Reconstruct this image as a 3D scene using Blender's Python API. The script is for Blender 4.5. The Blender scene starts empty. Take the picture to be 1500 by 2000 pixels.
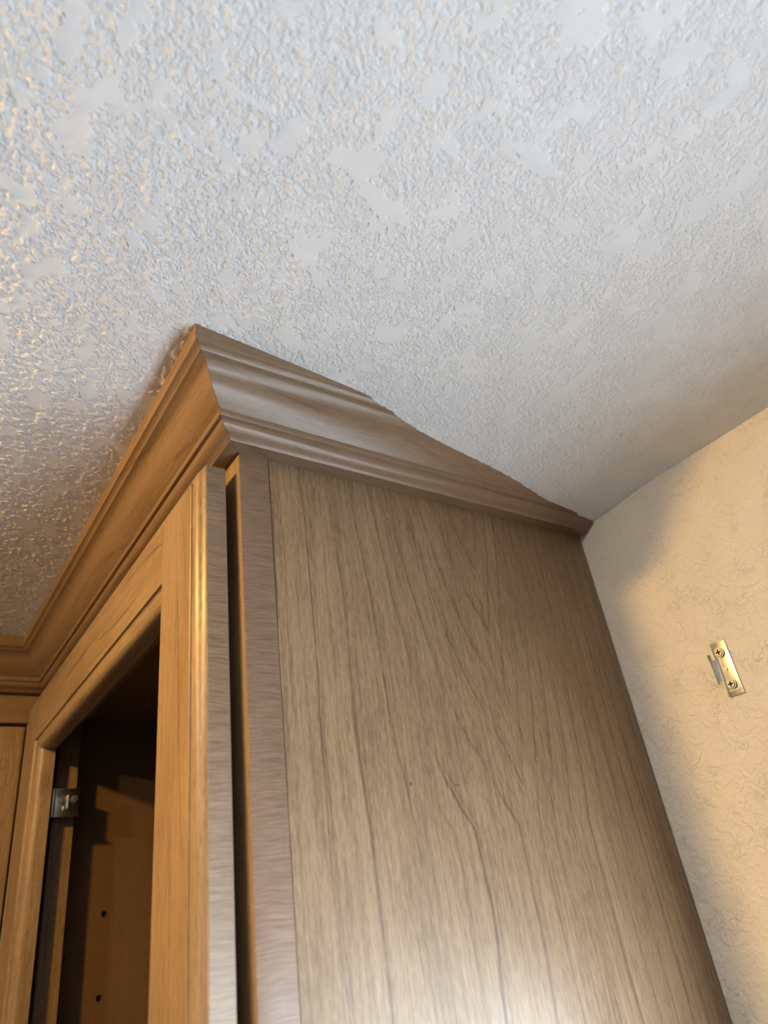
import bpy, bmesh, math, random
import numpy as np
from mathutils import Vector, Matrix
random.seed(7)
scene = bpy.context.scene
C = scene.collection

# ------------------------------------------------------------------ camera
F_PX = 1344.92                                   # focal length in pixels of the 1500 x 2000 frame
CAM_R = ((0.5530480, 0.8225337, -0.1325754),     # image right, image down and view direction in the room
         (-0.4830674, 0.1869284, -0.8553968),
         (-0.6788106, 0.5371183, 0.5007196))
CAM_P = (0.3102078, -0.4479776, -0.2482242)
cd = bpy.data.cameras.new('camera'); cam = bpy.data.objects.new('camera', cd); C.objects.link(cam)
cd.sensor_fit = 'HORIZONTAL'; cd.sensor_width = 36.0; cd.lens = F_PX / 1500 * 36.0
cd.clip_start = 0.01; cd.clip_end = 60
r, dn, fw = (Vector(v) for v in CAM_R)
m = Matrix((r, -dn, -fw)).transposed().to_4x4(); m.translation = Vector(CAM_P)
cam.matrix_world = m
cd.dof.use_dof = True; cd.dof.focus_distance = 0.45; cd.dof.aperture_fstop = 10
scene.camera = cam

# ------------------------------------------------------------------ daylight, exposure
W = bpy.data.worlds.new('overcast_daylight'); scene.world = W; W.use_nodes = True
wn_ = W.node_tree; bg = wn_.nodes['Background']; bg.inputs[1].default_value = 41.0
tc_ = wn_.nodes.new('ShaderNodeTexCoord'); sx_ = wn_.nodes.new('ShaderNodeSeparateXYZ'); rp_ = wn_.nodes.new('ShaderNodeValToRGB')
mr_ = wn_.nodes.new('ShaderNodeMapRange'); mr_.inputs[1].default_value = -1; mr_.inputs[2].default_value = 1
wn_.links.new(tc_.outputs['Generated'], sx_.inputs[0]); wn_.links.new(sx_.outputs[2], mr_.inputs[0]); wn_.links.new(mr_.outputs[0], rp_.inputs[0])
el_ = rp_.color_ramp.elements; el_.new(0.5)          # overcast sky down to the horizon, darker ground towards the feet
for e_, (p_, c_) in zip(el_, ((0.24, (0.15, 0.175, 0.20)), (0.45, (0.735, 0.860, 1.0)), (0.62, (0.51, 0.59, 0.68)))): e_.position = p_; e_.color = (*c_, 1)
wn_.links.new(rp_.outputs[0], bg.inputs[0])
WIN = (0.13, 1.70, -0.80, -0.280)                # window opening in the back wall: x0, x1, z0, z1
pl = bpy.data.lights.new('window_portal', 'AREA'); po = bpy.data.objects.new('window_portal', pl); C.objects.link(po)
pl.shape = 'RECTANGLE'; pl.size = WIN[1] - WIN[0]; pl.size_y = WIN[3] - WIN[2]
po.location = ((WIN[0] + WIN[1]) / 2, 0.10, (WIN[2] + WIN[3]) / 2); po.rotation_euler = (math.radians(-90), 0, 0)
pl.cycles.is_portal = True
vs = scene.view_settings
vs.view_transform = 'Standard'; vs.look = 'None'; vs.gamma = 1.0; vs.use_curve_mapping = False; vs.exposure = 0.28
scene.cycles.use_denoising = True
scene.cycles.max_bounces = 7; scene.cycles.diffuse_bounces = 5; scene.cycles.sample_clamp_indirect = 8
LAMP_A = (-0.030, -0.67, 0.066); LAMP_A_W = 7.8    # warm puck light under the ceiling in front of the cabinet
FILL_LAMP = (0.18, -1.25, 0.095); FILL_LAMP_W = 10.5     # unseen whiter fill light, added to brighten the wall beside the cabinet
D = 0.305                                        # cabinet depth, wall to face frame
XC = -0.483                                      # face of the return run of cabinets

# ------------------------------------------------------------------ node helpers
class V:
    def __init__(s, nt, sock): s.nt = nt; s.s = sock
    def _m(s, op, b=None, c=None, clamp=False):
        n = s.nt.nodes.new('ShaderNodeMath'); n.operation = op; n.use_clamp = clamp
        for i, q in enumerate((s, b, c)):
            if q is None: continue
            if isinstance(q, V): s.nt.links.new(q.s, n.inputs[i])
            else: n.inputs[i].default_value = q
        return V(s.nt, n.outputs[0])
    def __add__(s, b): return s._m('ADD', b)
    def __radd__(s, b): return s._m('ADD', b)
    def __sub__(s, b): return s._m('SUBTRACT', b)
    def __mul__(s, b): return s._m('MULTIPLY', b)
    def __rmul__(s, b): return s._m('MULTIPLY', b)
    def abs(s): return s._m('ABSOLUTE')
    def max(s, b): return s._m('MAXIMUM', b)
    def min(s, b): return s._m('MINIMUM', b)
    def pow(s, b): return s._m('POWER', b)
    def exp(s): return s._m('EXPONENT')
    def fract(s): return s._m('FRACT')
    def smooth(s, lo, hi):
        n = s.nt.nodes.new('ShaderNodeMapRange'); n.interpolation_type = 'SMOOTHSTEP'
        s.nt.links.new(s.s, n.inputs[0]); n.inputs[1].default_value = lo; n.inputs[2].default_value = hi
        return V(s.nt, n.outputs[0])

def new_mat(name):
    m = bpy.data.materials.new(name); m.use_nodes = True
    nt = m.node_tree; b = nt.nodes['Principled BSDF']
    return m, nt, b
def coords(nt):
    tc = nt.nodes.new('ShaderNodeTexCoord'); sp = nt.nodes.new('ShaderNodeSeparateXYZ')
    nt.links.new(tc.outputs['Object'], sp.inputs[0])
    return [V(nt, sp.outputs[i]) for i in range(3)]
def vec(nt, a, b, c):
    n = nt.nodes.new('ShaderNodeCombineXYZ')
    for i, q in enumerate((a, b, c)):
        if isinstance(q, V): nt.links.new(q.s, n.inputs[i])
        else: n.inputs[i].default_value = q
    return n.outputs[0]
def noise(nt, v, scale=1.0, detail=2.0, rough=0.5, dist=0.0):
    n = nt.nodes.new('ShaderNodeTexNoise'); n.inputs['Scale'].default_value = scale
    n.inputs['Detail'].default_value = detail; n.inputs['Roughness'].default_value = rough; n.inputs['Distortion'].default_value = dist
    nt.links.new(v, n.inputs['Vector']); return V(nt, n.outputs['Fac'])
def ramp(nt, f, stops):
    n = nt.nodes.new('ShaderNodeValToRGB'); nt.links.new(f.s, n.inputs[0])
    e = n.color_ramp.elements
    while len(e) < len(stops): e.new(0.5)
    for el, (p, c) in zip(e, stops): el.position = p; el.color = (*c, 1)
    return n.outputs[0]
def mixc(nt, f, a, b):
    n = nt.nodes.new('ShaderNodeMix'); n.data_type = 'RGBA'
    if isinstance(f, V): nt.links.new(f.s, n.inputs[0])
    else: n.inputs[0].default_value = f
    for q, i in ((a, 6), (b, 7)):
        if isinstance(q, tuple): n.inputs[i].default_value = (*q, 1)
        else: nt.links.new(q, n.inputs[i])
    return n.outputs[2]
def bump(nt, b, h, strength, dist):
    n = nt.nodes.new('ShaderNodeBump'); n.inputs['Strength'].default_value = strength; n.inputs['Distance'].default_value = dist
    nt.links.new(h.s, n.inputs['Height']); nt.links.new(n.outputs[0], b.inputs['Normal'])

DARK, MID, LIGHT = (0.100, 0.060, 0.032), (0.226, 0.147, 0.079), (0.350, 0.243, 0.142)
def wood(name, along, across, seed=0.0, figure=None, tint=None, rough=0.40, coat=0.05):
    """stained cherry; along / across are axis numbers of the grain on the board's face"""
    m, nt, b = new_mat(name); ax = coords(nt)
    l, a = ax[along], ax[across]; d = ax[3 - along - across]
    wob = noise(nt, vec(nt, a * 14.0, d * 14.0 + seed, l * 4.0), 1, 1) - 0.5
    aw = a + wob * 0.010
    pores = noise(nt, vec(nt, aw * 1500.0, d * 1500.0 + seed, l * 160.0), 1, 2, 0.6)
    streak = noise(nt, vec(nt, aw * 420.0, d * 420.0 + seed, l * 14.0), 1, 3, 0.65)
    blotch = noise(nt, vec(nt, a * 22.0, d * 22.0 + seed * 3, l * 9.0), 1, 3, 0.55)
    t = 0.5 + (pores - 0.5) * 0.75 + (streak - 0.5) * 0.70 + (blotch - 0.5) * 0.55
    if figure == 'cathedral':                     # arches closing downwards around the heart of the board, straight grain beside it
        u = a + 0.130
        g = (u * -1.0).max(0.0) + u.max(0.0) * 1.8
        env = (u * u * -220.0).exp()
        n2 = noise(nt, vec(nt, a * 26.0, 3.0 + seed, l * 7.0), 1, 2) - 0.5
        G = g - (l + 0.13).max(-0.085) * 0.45 * env + n2 * 0.012
        for freq, w, amt, s2 in ((47.0, 0.042, 0.31, 0.2), (110.0, 0.09, 0.12, 7.0)):
            f = (G * freq + s2).fract()
            line = 1.0 + ((f - 0.5).abs().smooth(0.0, w) * -1.0)
            soft = f.smooth(0.15, 0.5) * (1.0 + (f.smooth(0.5, 0.54) * -1.0))
            t = t - (line * amt + soft * amt * 0.35) * blotch.smooth(0.30, 0.62)
        for (hy, hz, hr) in ((-0.2008, -0.0242, 0.0007), (-0.1900, -0.0243, 0.0007), (-0.2126, -0.1905, 0.0009), (-0.1816, -0.1918, 0.0007), (-0.1795, -0.1918, 0.0006)):
            dy_, dz_ = a - hy, l - hz                 # filled nail holes
            t = t - (1.0 + (dy_ * dy_ + dz_ * dz_).smooth(hr * hr * 0.4, hr * hr * 1.6) * -1.0) * 0.6
    if figure == 'fleck':                         # quarter-cut edge: fine ripples across the grain
        w2 = noise(nt, vec(nt, a * 35.0, d * 35.0 + seed, l * 30.0), 1, 2) - 0.5
        rp = noise(nt, vec(nt, a * 60.0 + d * 60.0, seed + 1.7, (l + w2 * 0.005) * 1250.0), 1, 2, 0.6)
        t = 0.5 + (rp - 0.52) * 1.7 + (blotch - 0.5) * 0.55 + (pores - 0.5) * 0.2
    if figure == 'lines':                         # sparse growth lines
        G = a + wob * 0.045 + l * 0.05
        f = (G * 75.0 + seed).fract(); dd = (f - 0.5).abs()
        pres = noise(nt, vec(nt, a * 50.0, 2.0 + seed, l * 12.0), 1, 1).smooth(0.42, 0.66)
        t = t - (1.0 + dd.smooth(0.0, 0.08) * -1.0) * 0.30 * pres
    cr = ramp(nt, t, ((0.12, DARK), (0.5, MID), (0.9, LIGHT)))
    if tint: cr = mixc(nt, tint[3], cr, tint[:3])
    nt.links.new(cr, b.inputs['Base Color'])
    rr = noise(nt, vec(nt, a * 60.0, d * 60.0, l * 40.0), 1, 2)
    nt.links.new((rr * 0.12 + (rough - 0.06)).s, b.inputs['Roughness'])
    b.inputs['Specular IOR Level'].default_value = 0.30
    b.inputs['Coat Weight'].default_value = coat; b.inputs['Coat Roughness'].default_value = 0.22
    return m
def plain(name, col, rough=0.5, metal=0.0, emit=None):
    m, nt, b = new_mat(name); x, y, z = coords(nt)
    n = noise(nt, vec(nt, x, y, z), 320.0, 3)
    cr = ramp(nt, n, ((0.25, tuple(c * 0.86 for c in col)), (0.75, tuple(min(1, c * 1.08) for c in col))))
    nt.links.new(cr, b.inputs['Base Color']); b.inputs['Roughness'].default_value = rough; b.inputs['Metallic'].default_value = metal
    if emit: b.inputs['Emission Color'].default_value = (*emit[0], 1); b.inputs['Emission Strength'].default_value = emit[1]
    return m

def ceiling_mat():
    m, nt, b = new_mat('splatter_knockdown_white'); x, y, z = coords(nt)
    p = vec(nt, x, y, z)
    at = nt.nodes.new('ShaderNodeAttribute'); at.attribute_name = 'smoothed'
    keep = 1.0 + V(nt, at.outputs['Fac']) * -0.93
    fine = noise(nt, p, 480.0, 2, 0.6, 0.4)
    bump(nt, b, (fine.smooth(0.44, 0.60) * 0.7 + fine * 0.6) * keep, 1.0, 0.00036)
    n = noise(nt, p, 60.0, 2)
    cr = ramp(nt, n, ((0.3, (0.80, 0.80, 0.80)), (0.7, (0.85, 0.85, 0.85))))
    nt.links.new(cr, b.inputs['Base Color']); b.inputs['Roughness'].default_value = 0.6
    b.inputs['Specular IOR Level'].default_value = 0.35
    return m
def wall_mat():
    m, nt, b = new_mat('cream_orange_peel_paint'); x, y, z = coords(nt)
    p = vec(nt, x, y, z)
    w = noise(nt, p, 70.0, 2) - 0.5
    n1 = noise(nt, vec(nt, x + w * 0.01, y, z + w * 0.01), 190.0, 2, 0.5, 0.5)
    n2 = noise(nt, p, 480.0, 2)
    n3 = noise(nt, vec(nt, x + 4.0, y, z), 120.0, 2, 0.5, 1.2)
    curl = (n3 - 0.5).abs().smooth(0.0, 0.018)
    pres = noise(nt, p, 55.0, 1).smooth(0.52, 0.62)
    H = n1.smooth(0.35, 0.65) * 0.6 + n2 * 0.25 + curl * pres * 0.45
    bump(nt, b, H, 1.0, 0.0007)
    n = noise(nt, p, 30.0, 3)
    cr = ramp(nt, n, ((0.3, (0.775, 0.730, 0.665)), (0.7, (0.815, 0.770, 0.705))))
    nt.links.new(cr, b.inputs['Base Color']); b.inputs['Roughness'].default_value = 0.6
    return m
def metal_mat(name, col, rough):
    m, nt, b = new_mat(name); x, y, z = coords(nt)
    n = noise(nt, vec(nt, x, y, z), 300.0, 2)
    cr = ramp(nt, n, ((0.3, tuple(c * 0.88 for c in col)), (0.7, col)))
    nt.links.new(cr, b.inputs['Base Color']); b.inputs['Metallic'].default_value = 1.0
    b.inputs['Roughness'].default_value = rough
    return m

M = dict(
    ceil=ceiling_mat(), wall=wall_mat(),
    panel=wood('cherry_side_panel', 2, 1, 0.0, 'cathedral', rough=0.40, coat=0.0),
    fleck=wood('cherry_frame_edge', 2, 1, 2.3, 'fleck', tint=(0.135, 0.078, 0.054, 0.6)),
    stile=wood('cherry_door_stile', 2, 0, 4.1, 'lines'),
    stile_edge=wood('cherry_door_edge', 2, 1, 8.2, 'fleck', tint=(0.15, 0.097, 0.06, 0.5)),
    rail=wood('cherry_rail', 0, 2, 5.7, 'lines'),
    frame=wood('cherry_frame_front', 2, 0, 6.6),
    crown_x=wood('cherry_crown_front', 0, 2, 9.3, 'lines', tint=(0.130, 0.072, 0.038, 0.5), rough=0.34, coat=0.22),
    crown_y=wood('cherry_crown_side', 1, 2, 1.9, 'lines', tint=(0.165, 0.098, 0.060, 0.5), rough=0.34, coat=0.22),
    crown_r_dim=wood('cherry_crown_return_dim', 1, 2, 6.4, tint=(0.110, 0.060, 0.033, 0.6), rough=0.34, coat=0.22),  # same wood tinted darker, standing in for lamp falloff in the far corner
    return_v=wood('cherry_return_stile', 2, 1, 3.8),
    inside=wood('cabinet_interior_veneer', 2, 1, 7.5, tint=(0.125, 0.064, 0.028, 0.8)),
    steel=metal_mat('zinc_plated_steel', (0.66, 0.65, 0.60), 0.33),
    nickel=metal_mat('nickel_hinge_steel', (0.62, 0.60, 0.55), 0.24),
    recess_shade=plain('screw_recess_shade', (0.03, 0.028, 0.025), 0.6),
    white=plain('white_vinyl', (0.78, 0.78, 0.77), 0.4),
    floor=plain('grey_slate_floor', (0.12, 0.125, 0.13), 0.5),
    bulb_fill=plain('fill_puck_pale', (0.9, 0.88, 0.82), 0.5, emit=((1.0, 0.81, 0.58), 1.0)),
    bulb_a=plain('frosted_globe_warm', (0.9, 0.85, 0.75), 0.5, emit=((1.0, 0.59, 0.15), 1.0)),
)
g = M['glass'] = bpy.data.materials.new('window_glass'); g.use_nodes = True
nt = g.node_tree; nt.nodes.clear()
o_ = nt.nodes.new('ShaderNodeOutputMaterial'); mx = nt.nodes.new('ShaderNodeMixShader'); tr = nt.nodes.new('ShaderNodeBsdfTransparent'); gl = nt.nodes.new('ShaderNodeBsdfGlossy')
gl.inputs['Roughness'].default_value = 0.02; mx.inputs[0].default_value = 0.06
nt.links.new(tr.outputs[0], mx.inputs[1]); nt.links.new(gl.outputs[0], mx.inputs[2]); nt.links.new(mx.outputs[0], o_.inputs[0])

# ------------------------------------------------------------------ object helpers
def obj(name, verts, faces, mats, parent=None, idx=None, smooth=None):
    me = bpy.data.meshes.new(name); me.from_pydata([tuple(v) for v in verts], [], faces)
    for q in (mats if isinstance(mats, (list, tuple)) else [mats]): me.materials.append(q)
    if idx:
        for p, i in zip(me.polygons, idx): p.material_index = i
    bm = bmesh.new(); bm.from_mesh(me); bmesh.ops.remove_doubles(bm, verts=bm.verts, dist=1e-6)
    bmesh.ops.recalc_face_normals(bm, faces=bm.faces); bm.to_mesh(me); bm.free()
    if smooth is not None:
        me.polygons.foreach_set('use_smooth', [True] * len(me.polygons)); me.set_sharp_from_angle(angle=math.radians(smooth))
    o = bpy.data.objects.new(name, me); C.objects.link(o); o.parent = parent
    return o
def bm_obj(name, bm, mats, parent=None, smooth=None):
    me = bpy.data.meshes.new(name); bmesh.ops.recalc_face_normals(bm, faces=bm.faces); bm.to_mesh(me); bm.free()
    for q in (mats if isinstance(mats, (list, tuple)) else [mats]): me.materials.append(q)
    if smooth is not None:
        me.polygons.foreach_set('use_smooth', [True] * len(me.polygons)); me.set_sharp_from_angle(angle=math.radians(smooth))
    o = bpy.data.objects.new(name, me); C.objects.link(o); o.parent = parent
    return o
def add_box(bm, x0, x1, y0, y1, z0, z1, bev=0.0, seg=2):
    r = bmesh.ops.create_cube(bm, size=1.0, matrix=Matrix.Translation(((x0 + x1) / 2, (y0 + y1) / 2, (z0 + z1) / 2)) @ Matrix.Diagonal((x1 - x0, y1 - y0, z1 - z0, 1)))
    if bev:
        es = {e for v in r['verts'] for e in v.link_edges}
        bmesh.ops.bevel(bm, geom=list(es), offset=bev, segments=seg, profile=0.6, affect='EDGES')
def box(name, x0, x1, y0, y1, z0, z1, mat, parent=None, bev=0.0006):
    bm = bmesh.new(); add_box(bm, x0, x1, y0, y1, z0, z1, bev)
    return bm_obj(name, bm, mat, parent, 40)
def tag(o, label, cat, group=None):
    o['label'] = label; o['category'] = cat
    if group: o['group'] = group
    return o
def thing(name, label, cat, loc):
    o = bpy.data.objects.new(name, None); C.objects.link(o); o.location = loc; o.empty_display_size = 0.02
    return tag(o, label, cat)
def under(child, parent):                      # parent a mesh built in room coordinates
    child.parent = parent
    child.matrix_parent_inverse = Matrix.Translation(-parent_world(parent))
def parent_world(p):                           # where the parent's own origin ends up in the room
    v = Vector((0, 0, 0))
    while p is not None:
        v = v + Vector(p.location) + p.matrix_parent_inverse.translation; p = p.parent
    return v
def struct(o): o['kind'] = 'structure'; return o

# ------------------------------------------------------------------ the room
def lerp_table(t, pts):
    for (a, va), (b, vb) in zip(pts, pts[1:]):
        if t <= b: return va + (vb - va) * (t - a) / (b - a)
    (a, va), (b, vb) = pts[-2:]
    return vb + (vb - va) / (b - a) * (t - b)
NEAR_CROWN = [(0, 6.2), (0.025, 8.4), (0.06, 12.8), (0.10, 18.8), (0.16, 26.0), (0.20, 32.0), (0.245, 38.4), (0.30, 43.5), (0.347, 47.2), (0.5, 61), (4, 380)]
OPEN_ROOM = [(0, 10.0), (0.10, 21.0), (0.20, 31.6), (0.30, 42.0), (0.347, 47.2), (0.5, 61), (4, 380)]
def ceil_z(x, y):
    t = -y; k = min(1, max(0, (x - 0.02) / 0.06)); k = k * k * (3 - 2 * k)
    return (lerp_table(t, NEAR_CROWN) * (1 - k) + lerp_table(t, OPEN_ROOM) * k) / 1000
RX0, RX1, RY0, FZ = -0.80, 4.2, -5.0, -2.12
rng = np.random.default_rng(11); LAT = rng.random((256, 256)) * 2 * np.pi
def gnoise(x, y):                                  # gradient noise on a grid, about -0.7 .. 0.7
    xi = np.floor(x).astype(int); yi = np.floor(y).astype(int); fx = x - xi; fy = y - yi
    def gd(i, j, dx, dy):
        a = LAT[(xi + i) & 255, (yi + j) & 255]; return np.cos(a) * dx + np.sin(a) * dy
    u = fx ** 3 * (fx * (fx * 6 - 15) + 10); v = fy ** 3 * (fy * (fy * 6 - 15) + 10)
    return (gd(0, 0, fx, fy) * (1 - u) + gd(1, 0, fx - 1, fy) * u) * (1 - v) + (gd(0, 1, fx, fy - 1) * (1 - u) + gd(1, 1, fx - 1, fy - 1) * u) * v
def sstep(t, a, b):
    t = np.clip((t - a) / (b - a), 0, 1); return t * t * (3 - 2 * t)
def relief(x, y):
    """sprayed and knocked-down plaster: fine splatter broken by smooth flattened patches"""
    wx = gnoise(x * 120 + 3, y * 120) * 0.0024; wy = gnoise(x * 120, y * 120 + 7) * 0.0024
    a = gnoise((x + wx) * 330, (y + wy) * 330); g = gnoise(x * 150 + 11, y * 150 + 40)
    splat = sstep(a + 0.25 * g, 0.0, 0.18)
    c = gnoise(x * 42 + y * 17, y * 70 - x * 12) + 0.6 * gnoise(x * 110 + 50, y * 110 + wy * 200) + 0.3 * gnoise(x * 260, y * 260 + 90)
    flat = sstep(c, 0.22, 0.27)
    rim = np.exp(-((c - 0.19) / 0.045) ** 2)
    h = (splat * 0.30 + a * 0.14 + g * 0.15 + rim * 0.16) * (1 - flat) + flat * 0.12
    return h * 0.00082, flat
step = 0.0009
xs = np.concatenate([[RX0, -0.7], np.arange(-0.50, 0.38, step), [0.6, 1.0, 2.0, 3.0, RX1]])
ys = -np.concatenate([np.arange(0.0, 0.52, step), [0.8, 1.2, 2.0, 3.0, -RY0]])
X, Y = np.meshgrid(xs, ys)
tn = np.array(NEAR_CROWN).T; to = np.array(OPEN_ROOM).T
K = sstep(X, 0.02, 0.08)
Z = (np.interp(-Y, tn[0], tn[1]) * (1 - K) + np.interp(-Y, to[0], to[1]) * K) / 1000
fade = sstep(X, -0.50, -0.48) * sstep(-X, -0.375, -0.36) * sstep(Y, -0.515, -0.50)
hr_, flat_ = relief(X, Y); Z = Z - hr_ * fade
ny_, nx_ = X.shape
me = bpy.data.meshes.new('ceiling')
me.vertices.add(X.size); me.vertices.foreach_set('co', np.stack([X, Y, Z], -1).astype(np.float32).ravel())
q = np.arange(ny_ * nx_).reshape(ny_, nx_)
quads = np.stack([q[:-1, :-1], q[1:, :-1], q[1:, 1:], q[:-1, 1:]], -1).reshape(-1)
nf = quads.size // 4
me.loops.add(quads.size); me.loops.foreach_set('vertex_index', quads.astype(np.int32))
me.polygons.add(nf); me.polygons.foreach_set('loop_start', np.arange(0, nf * 4, 4, dtype=np.int32))
me.polygons.foreach_set('use_smooth', np.ones(nf, dtype=bool))
me.update(calc_edges=True); me.materials.append(M['ceil'])
me.attributes.new('smoothed', 'FLOAT', 'POINT').data.foreach_set('value', flat_.astype(np.float32).ravel())
ce = bpy.data.objects.new('ceiling', me); C.objects.link(ce); struct(ce)
# floor and walls
struct(box('floor', RX0, RX1, RY0, 0.12, FZ - 0.05, FZ, M['floor'], bev=0))
x0, x1, z0, z1 = WIN; ZT = 0.5
bm = bmesh.new()
for a in ((RX0, x0, FZ, 0.06), (x1, RX1, FZ, 0.06), (x0, x1, FZ, z0), (x0, x1, z1, 0.06)):
    add_box(bm, a[0], a[1], 0.0, 0.12, a[2], a[3])
bmesh.ops.remove_doubles(bm, verts=bm.verts, dist=1e-6)
struct(bm_obj('wall_back', bm, M['wall']))
struct(box('wall_left', RX0 - 0.1, RX0, RY0, 0.12, FZ, ZT, M['wall'], bev=0))
struct(box('wall_right', RX1, RX1 + 0.1, RY0, 0.12, FZ, ZT, M['wall'], bev=0))
struct(box('wall_front', RX0 - 0.1, RX1 + 0.1, RY0 - 0.1, RY0, FZ, ZT, M['wall'], bev=0))
# window: frame, sash bar, pane, sill
bm = bmesh.new(); fwid = 0.04
for a in ((x0, x0 + fwid, z0, z1), (x1 - fwid, x1, z0, z1), (x0 + fwid, x1 - fwid, z0, z0 + fwid), (x0 + fwid, x1 - fwid, z1 - fwid, z1)):
    add_box(bm, a[0], a[1], 0.05, 0.11, a[2], a[3], 0.003)
wn = struct(bm_obj('window_1', bm, M['white']))
box('pane', x0 + fwid, x1 - fwid, 0.078, 0.082, z0 + fwid, z1 - fwid, M['glass'], wn, bev=0)
box('sill', x0 - 0.03, x1 + 0.03, -0.03, 0.05, z0 - 0.025, z0, M['white'], wn, bev=0.003)

# ------------------------------------------------------------------ lamps
def ceiling_lamp(loc, rad, watts, mat, label):
    z = ceil_z(loc[0], loc[1])
    t = thing('ceiling_lamp', label, 'lamp', (loc[0], loc[1], z))
    bm = bmesh.new()
    bmesh.ops.create_cone(bm, cap_ends=True, segments=32, radius1=rad * 0.6, radius2=rad * 0.9, depth=0.006, matrix=Matrix.Translation((0, 0, -0.003)))
    bm_obj('canopy', bm, M['nickel'], t, 40)
    bm = bmesh.new()
    bmesh.ops.create_icosphere(bm, subdivisions=2, radius=rad, matrix=Matrix.Translation((0, 0, loc[2] - z)) @ Matrix.Diagonal((1, 1, 0.40, 1)))
    bm_obj('globe', bm, mat, t, 60)
    mat.node_tree.nodes['Principled BSDF'].inputs['Emission Strength'].default_value = watts / (0.45 * math.pi * 4 * math.pi * rad * rad)
ceiling_lamp(LAMP_A, 0.022, LAMP_A_W, M['bulb_a'], 'round amber puck light on the ceiling in front of the framed door')
ceiling_lamp(FILL_LAMP, 0.030, FILL_LAMP_W, M['bulb_fill'], 'round pale fill light added under the ceiling out in the room')

# ------------------------------------------------------------------ crown moulding
PROFILE = [(0, 0), (9.2, 0), (9.7, 0.7), (11.2, 1.7), (12.8, 2.5), (14.6, 3.3), (16.1, 4.4), (17.0, 5.7), (17.3, 6.9), (17.5, 7.7), (19.6, 8.1), (20.0, 8.7), (20.1, 11.5), (19.7, 12.3), (20.4, 12.9),
           (22.4, 14.5), (24.8, 16.8), (27.0, 19.4), (28.8, 22.2), (30.1, 25.0), (31.3, 27.8), (32.8, 30.2), (34.8, 32.0), (37.0, 33.0), (38.6, 33.5),
           (39.0, 34.2), (39.9, 35.0), (41.3, 35.8), (42.6, 36.2), (42.9, 36.7), (42.9, 49.0), (0, 49.0)]
PROFILE = [(a / 1000, b / 1000) for a, b in PROFILE]
crown = thing('crown_moulding', 'brown stained wood crown moulding along the ceiling, scribed into the white ceiling', 'moulding', (0, -D, 0))
def crown_piece(ends, mat, cut=False):
    """ends: two functions giving the point of the profile at each end"""
    n = len(PROFILE)
    v = [e(p, h) for e in ends for p, h in PROFILE]
    f = [(i, (i + 1) % n, n + (i + 1) % n, n + i) for i in range(n)] + [tuple(range(n))[::-1], tuple(range(n, 2 * n))]
    o = obj('moulding_length', v, f, mat, None)
    if cut:                                       # scribed to the sloping ceiling
        bm = bmesh.new(); bm.from_mesh(o.data)
        bmesh.ops.triangulate(bm, faces=[q for q in bm.faces if len(q.verts) > 4])
        r_ = bmesh.ops.bisect_plane(bm, geom=bm.verts[:] + bm.edges[:] + bm.faces[:], plane_co=(0, 0, 0.0085), plane_no=(0, 0.125, 1.0), clear_outer=True)
        bm.to_mesh(o.data); bm.free()
    o.data.polygons.foreach_set('use_smooth', [True] * len(o.data.polygons)); o.data.set_sharp_from_angle(angle=math.radians(32))
    under(o, crown)
    return o
gap = 0.00012
s1 = crown_piece((lambda p, h: (p, -D - p + gap, h), lambda p, h: (p, -0.0008, h)), M['crown_y'], True)
s1['label'] = 'length on the cabinet side, cut away towards the cream wall'
s2 = crown_piece((lambda p, h: (p - gap, -D - p, h), lambda p, h: (XC + p, -D - p, h)), M['crown_x'])
s2['label'] = 'length above the open door frame'
s3 = crown_piece((lambda p, h: (XC + p, -D - p - gap, h), lambda p, h: (XC + p, -1.10, h)), M['crown_r_dim'])
s3['label'] = 'length on the return cabinet, meeting in an inside mitre'

# ------------------------------------------------------------------ wall cabinet
CB = -0.76                                        # underside of the wall cabinets
cab = thing('wall_cabinet', 'brown stained wooden wall cabinet with an open framed door and broad side panel', 'cabinet', (-0.24, -0.15, CB))
def part(o, parent=None, label=None):
    under(o, parent or cab)
    if label: o['label'] = label
    return o
T = 0.019; TOP = 0.004
part(box('side_panel', -0.0127, -0.0002, -D + T + 0.0003, -0.0008, CB, TOP, M['panel'], bev=0.0002), label='broad grey-brown veneered side panel')
bm = bmesh.new(); add_box(bm, -0.040, 0.0001, -D, -D + T, CB, TOP, 0.0005)
for f_ in bm.faces: f_.material_index = 0 if abs(f_.normal.x) > 0.7 else 1
part(bm_obj('face_frame_stile', bm, [M['fleck'], M['frame']], None, 40))
part(box('face_frame_stile', XC, -0.430, -D, -D + T, CB, TOP, M['frame'], bev=0.0005))
part(box('face_frame_rail', -0.430, -0.040, -D, -D + T, -0.045, TOP, M['rail'], bev=0.0005))
part(box('face_frame_rail', -0.430, -0.040, -D, -D + T, CB, CB + 0.04, M['rail'], bev=0.0005))
# interior
part(box('top_panel', -0.4569, -0.0130, -D + T + 0.0004, -0.0075, -0.032, -0.020, M['inside'], bev=0))
part(box('bottom_panel', -0.4569, -0.0130, -D + T + 0.0004, -0.0075, CB + 0.012, CB + 0.024, M['inside'], bev=0))
part(box('back_panel', XC + 0.02, -0.0130, -0.007, -0.0009, CB, -0.015, M['inside'], bev=0))
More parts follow.
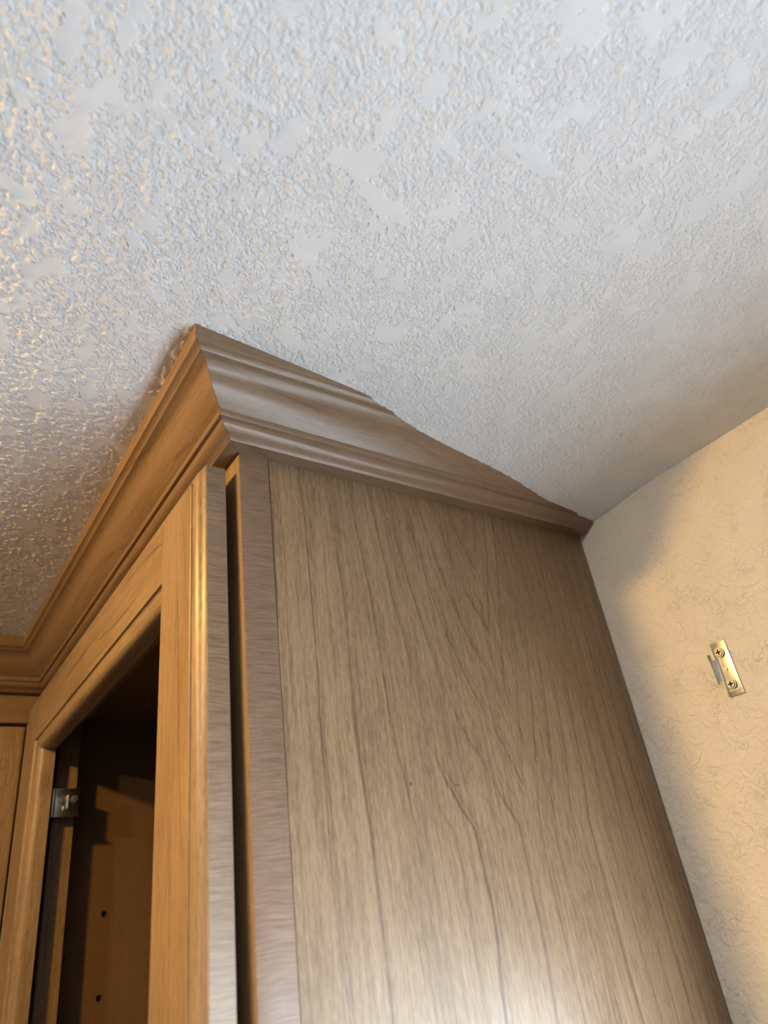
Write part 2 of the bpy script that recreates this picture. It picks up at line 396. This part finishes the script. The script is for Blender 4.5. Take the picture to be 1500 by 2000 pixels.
# far side panel with two rows of shelf-pin holes bored into it
PX = -0.457
bm = bmesh.new(); add_box(bm, PX - 0.0127, PX, -D + T + 0.0004, -0.0075, CB, -0.014)
pan = bm_obj('inner_side_panel', bm, M['inside'])
bm = bmesh.new()
for (yy, zz) in [(-0.2462, -0.2125 - 0.0655 * k) for k in range(-0, 6)] + [(-0.2800, -0.2435 - 0.0655 * k) for k in range(0, 5)]:
    bmesh.ops.create_cone(bm, cap_ends=True, segments=16, radius1=0.0028, radius2=0.0028, depth=0.016,
                          matrix=Matrix.Translation((PX, yy, zz)) @ Matrix.Rotation(math.pi / 2, 4, 'Y'))
cut = bm_obj('cutter', bm, M['inside'])
md = pan.modifiers.new('holes', 'BOOLEAN'); md.object = cut; md.solver = 'EXACT'
dg = bpy.context.evaluated_depsgraph_get()
me = bpy.data.meshes.new_from_object(pan.evaluated_get(dg)); pan.modifiers.clear(); pan.data = me
bpy.data.objects.remove(cut, do_unlink=True)
part(pan, label='far side panel with bored shelf-pin holes')

# door: a frame of two stiles and two rails, moulded outside and beaded inside
DX0, DX1, DZ0, DZ1 = -0.477, -0.005, CB + 0.012, -0.0108
YB, YF = -0.3116, -0.3290                          # back and face of the door
OUT = [(0.0, YB), (0.0, -0.3228), (0.0004, -0.3236), (0.0012, -0.3240), (0.0020, -0.3244), (0.0030, -0.3256), (0.0045, -0.3268), (0.0064, -0.3275), (0.0078, -0.3278), (0.0088, -0.3279), (0.0090, -0.3286), (0.0098, YF)]
INN = [(0.0, YF), (0.0006, -0.3274), (0.0020, -0.3272), (0.0044, -0.3270), (0.0068, -0.3263), (0.0088, -0.3250), (0.0100, -0.3232), (0.0106, -0.3210), (0.0106, -0.3190), (0.0106, YB)]
WS, WR = 0.0555, 0.0515                            # outer edge to the inner arris of stile and rail faces
door = bpy.data.objects.new('door', None); C.objects.link(door); door.location = (-0.24, -0.32, DZ0 - CB) ; door.empty_display_size = 0.02
door.parent = cab; door.location = (0, -0.17, 0.012); door['label'] = 'framed door without glass, standing just off the cabinet'
def stile(side, mat, edge):
    def P(u, y, z): return ((DX1 - u) if side else (DX0 + u), y, z)
    v, f, mi = [], [], []
    def strip(rows, flat=0):
        b0 = len(v)
        for (p, q) in rows: v.extend((p, q))
        for i in range(len(rows) - 1): f.append((b0 + 2 * i, b0 + 2 * i + 1, b0 + 2 * i + 3, b0 + 2 * i + 2)); mi.append(1 if i == 0 and flat else 0)
    strip([(P(u, y, DZ1 - u), P(u, y, DZ0 + u)) for u, y in OUT], 1)
    uo = OUT[-1][0]
    strip([(P(uo, YF, DZ1 - uo), P(uo, YF, DZ0 + uo)), (P(WS, YF, DZ1 - uo), P(WS, YF, DZ0 + uo))])
    strip([(P(WS + u, y, DZ1 - WR - u), P(WS + u, y, DZ0 + WR + u)) for u, y in INN])
    strip([(P(WS + 0.0106, YB, DZ1 - WR - 0.0106), P(WS + 0.0106, YB, DZ0 + WR + 0.0106)), (P(0, YB, DZ1), P(0, YB, DZ0))])
    o = obj('door_stile', v, f, [mat, edge], None, mi, smooth=26); part(o, door); return o
def rail(top, mat):
    def P(u, y, x): return (x, y, (DZ1 - u) if top else (DZ0 + u))
    v, f = [], []
    def strip(rows):
        b0 = len(v)
        for (p, q) in rows: v.extend((p, q))
        for i in range(len(rows) - 1): f.append((b0 + 2 * i, b0 + 2 * i + 1, b0 + 2 * i + 3, b0 + 2 * i + 2))
    strip([(P(u, y, DX0 + u), P(u, y, DX1 - u)) for u, y in OUT])
    uo = OUT[-1][0]
    strip([(P(uo, YF, DX0 + WS), P(uo, YF, DX1 - WS)), (P(WR, YF, DX0 + WS), P(WR, YF, DX1 - WS))])
    strip([(P(WR + u, y, DX0 + WS + u), P(WR + u, y, DX1 - WS - u)) for u, y in INN])
    strip([(P(WR + 0.0106, YB, DX0 + WS + 0.0106), P(WR + 0.0106, YB, DX1 - WS - 0.0106)), (P(0, YB, DX0), P(0, YB, DX1))])
    o = obj('door_rail', v, f, mat, None, smooth=26); part(o, door); return o
stile(True, M['stile'], M['stile_edge']); stile(False, M['stile'], M['stile_edge'])
rail(True, M['rail']); rail(False, M['rail'])

# hinge on the far face-frame stile
def disc(bm, c, axis, rad, dep, seg=18, r2=None):
    rot = {'x': Matrix.Rotation(math.pi / 2, 4, 'Y'), 'y': Matrix.Rotation(math.pi / 2, 4, 'X'), 'z': Matrix()}[axis]
    bmesh.ops.create_cone(bm, cap_ends=True, segments=seg, radius1=rad, radius2=rad if r2 is None else r2, depth=dep, matrix=Matrix.Translation(c) @ rot)
HX, HZ0, HZ1 = -0.430, -0.1305, -0.1085
bm = bmesh.new()
add_box(bm, HX, HX + 0.0105, -0.3060, -0.2850, HZ0, HZ1, 0.0008)             # body on the stile edge
add_box(bm, HX, HX + 0.0140, -0.3068, -0.2845, HZ0 - 0.0016, HZ0, 0.0005)    # lower lip
add_box(bm, HX, HX + 0.0130, -0.3068, -0.2845, HZ1, HZ1 + 0.0014, 0.0005)
hinge = part(bm_obj('hinge', bm, M['nickel'], None, 40), label='nickel hinge plate on the far stile')
bm = bmesh.new(); add_box(bm, HX, HX + 0.0150, -0.3092, -0.3070, HZ0 - 0.0016, HZ1 + 0.0014, 0.0007)
part(bm_obj('flange', bm, M['steel'], None, 40), hinge)
for yy, rr in ((-0.3005, 0.0034), (-0.2897, 0.0033)):
    bm = bmesh.new(); disc(bm, (HX + 0.0117, yy, -0.1165), 'x', rr, 0.0026)
    bmesh.ops.bevel(bm, geom=[e for e in bm.edges if e.calc_face_angle(0) > 1], offset=0.0008, segments=3, affect='EDGES')
    add_box(bm, HX + 0.0125, HX + 0.0134, yy - 0.0022, yy + 0.0022, -0.1169, -0.1161); add_box(bm, HX + 0.0125, HX + 0.0134, yy - 0.0004, yy + 0.0004, -0.1187, -0.1143)
    part(bm_obj('screw', bm, M['steel'], None, 40), hinge)
bm = bmesh.new(); add_box(bm, HX + 0.0095, HX + 0.0140, -0.2960, -0.2944, -0.1255, -0.1130, 0.0005); add_box(bm, HX + 0.0095, HX + 0.0130, -0.2995, -0.2968, -0.1265, -0.1225, 0.0006)
part(bm_obj('lever', bm, M['steel'], None, 40), hinge)

# ------------------------------------------------------------------ return run of cabinets
ret = thing('return_cabinet', 'brown wooden wall cabinet meeting the framed one in an inside corner', 'cabinet', (XC - 0.15, -0.7, CB))
def rpart(o): under(o, ret); return o
rpart(box('carcass', RX0 + 0.001, XC - T - 0.0004, -1.10, -D - 0.002, CB, TOP, M['inside'], bev=0.0005))
rpart(box('face_frame_rail', XC - T, XC, -1.06, -0.3060, -0.0295, TOP, M['crown_y'], bev=0.0005))
rpart(box('face_frame_rail', XC - T, XC, -1.06, -0.3060, CB, CB + 0.045, M['crown_y'], bev=0.0005))
rpart(box('face_frame_stile', XC - T, XC, -0.3275, -0.3060, CB + 0.0455, -0.0300, M['return_v'], bev=0.0005))
rpart(box('face_frame_stile', XC - T, XC, -1.10, -1.0605, CB, TOP, M['return_v'], bev=0.0005))
for ya, yb in ((-0.690, -0.3290), (-1.0585, -0.6925)):                  # inset doors
    bm = bmesh.new(); add_box(bm, XC - 0.0185, XC - 0.0005, ya, yb, CB + 0.048, -0.0328, 0.0015, 3)
    rpart(bm_obj('door', bm, M['return_v'], None, 40))

# ------------------------------------------------------------------ blind bracket on the wall
br = thing('blind_bracket', 'small zinc metal clip bracket screwed to the cream wall', 'bracket', (0.0785, 0, -0.157))
def bpart(o, p=None): under(o, p or br); return o
BX0, BX1, BZ0, BZ1 = 0.0733, 0.0838, -0.1572, -0.1215
bm = bmesh.new(); add_box(bm, BX0, BX1, -0.0014, -0.0002, BZ0, BZ1, 0.0005)
bpart(bm_obj('plate', bm, M['steel'], None, 40))
bm = bmesh.new(); add_box(bm, BX0 + 0.0012, BX1 - 0.0012, -0.0017, -0.0014, BZ0 + 0.0030, BZ0 + 0.0040); disc(bm, (0.0779, -0.0016, -0.1400), 'y', 0.0011, 0.0012)
bpart(bm_obj('rib', bm, M['steel'], None, 40))
# upright flange with a T-shaped spring tab
prof = [(0.0, BZ0), (0.0022, BZ0), (0.0022, -0.1463), (0.0038, -0.1463), (0.0038, -0.1485), (0.0062, -0.1485), (0.0062, -0.1288), (0.0038, -0.1288), (0.0038, -0.1325), (0.0022, -0.1325), (0.0022, BZ1), (0.0, BZ1)]
v = []; tt = 0.0008
for xx in (0, tt):
    for i, (h, z) in enumerate(prof): v.append((BX0 - 0.0003 + xx - (h * 0.30 if h > 0.003 else 0.0), -0.0012 - h, z))
n = len(prof); f = [(i, (i + 1) % n, n + (i + 1) % n, n + i) for i in range(n)] + [tuple(range(n))[::-1], tuple(range(n, 2 * n))]
bpart(obj('spring_tab', v, f, M['steel']))
for z in (-0.1287, -0.1500):
    bm = bmesh.new(); disc(bm, (0.0781, -0.0024, z), 'y', 0.0032, 0.0022, 24)
    bmesh.ops.bevel(bm, geom=[e for e in bm.edges if e.calc_face_angle(0) > 1], offset=0.0008, segments=3, affect='EDGES')
    sc_ = bpart(bm_obj('screw', bm, M['steel'], None, 40))
    bm = bmesh.new(); add_box(bm, 0.0781 - 0.0018, 0.0781 + 0.0018, -0.00365, -0.0030, z - 0.0005, z + 0.0005); add_box(bm, 0.0781 - 0.0005, 0.0781 + 0.0005, -0.00365, -0.0030, z - 0.0018, z + 0.0018)
    bpart(bm_obj('cross_recess_shade', bm, M['recess_shade']), sc_)  # raised near-black cross; its colour stands in for shade inside the recess
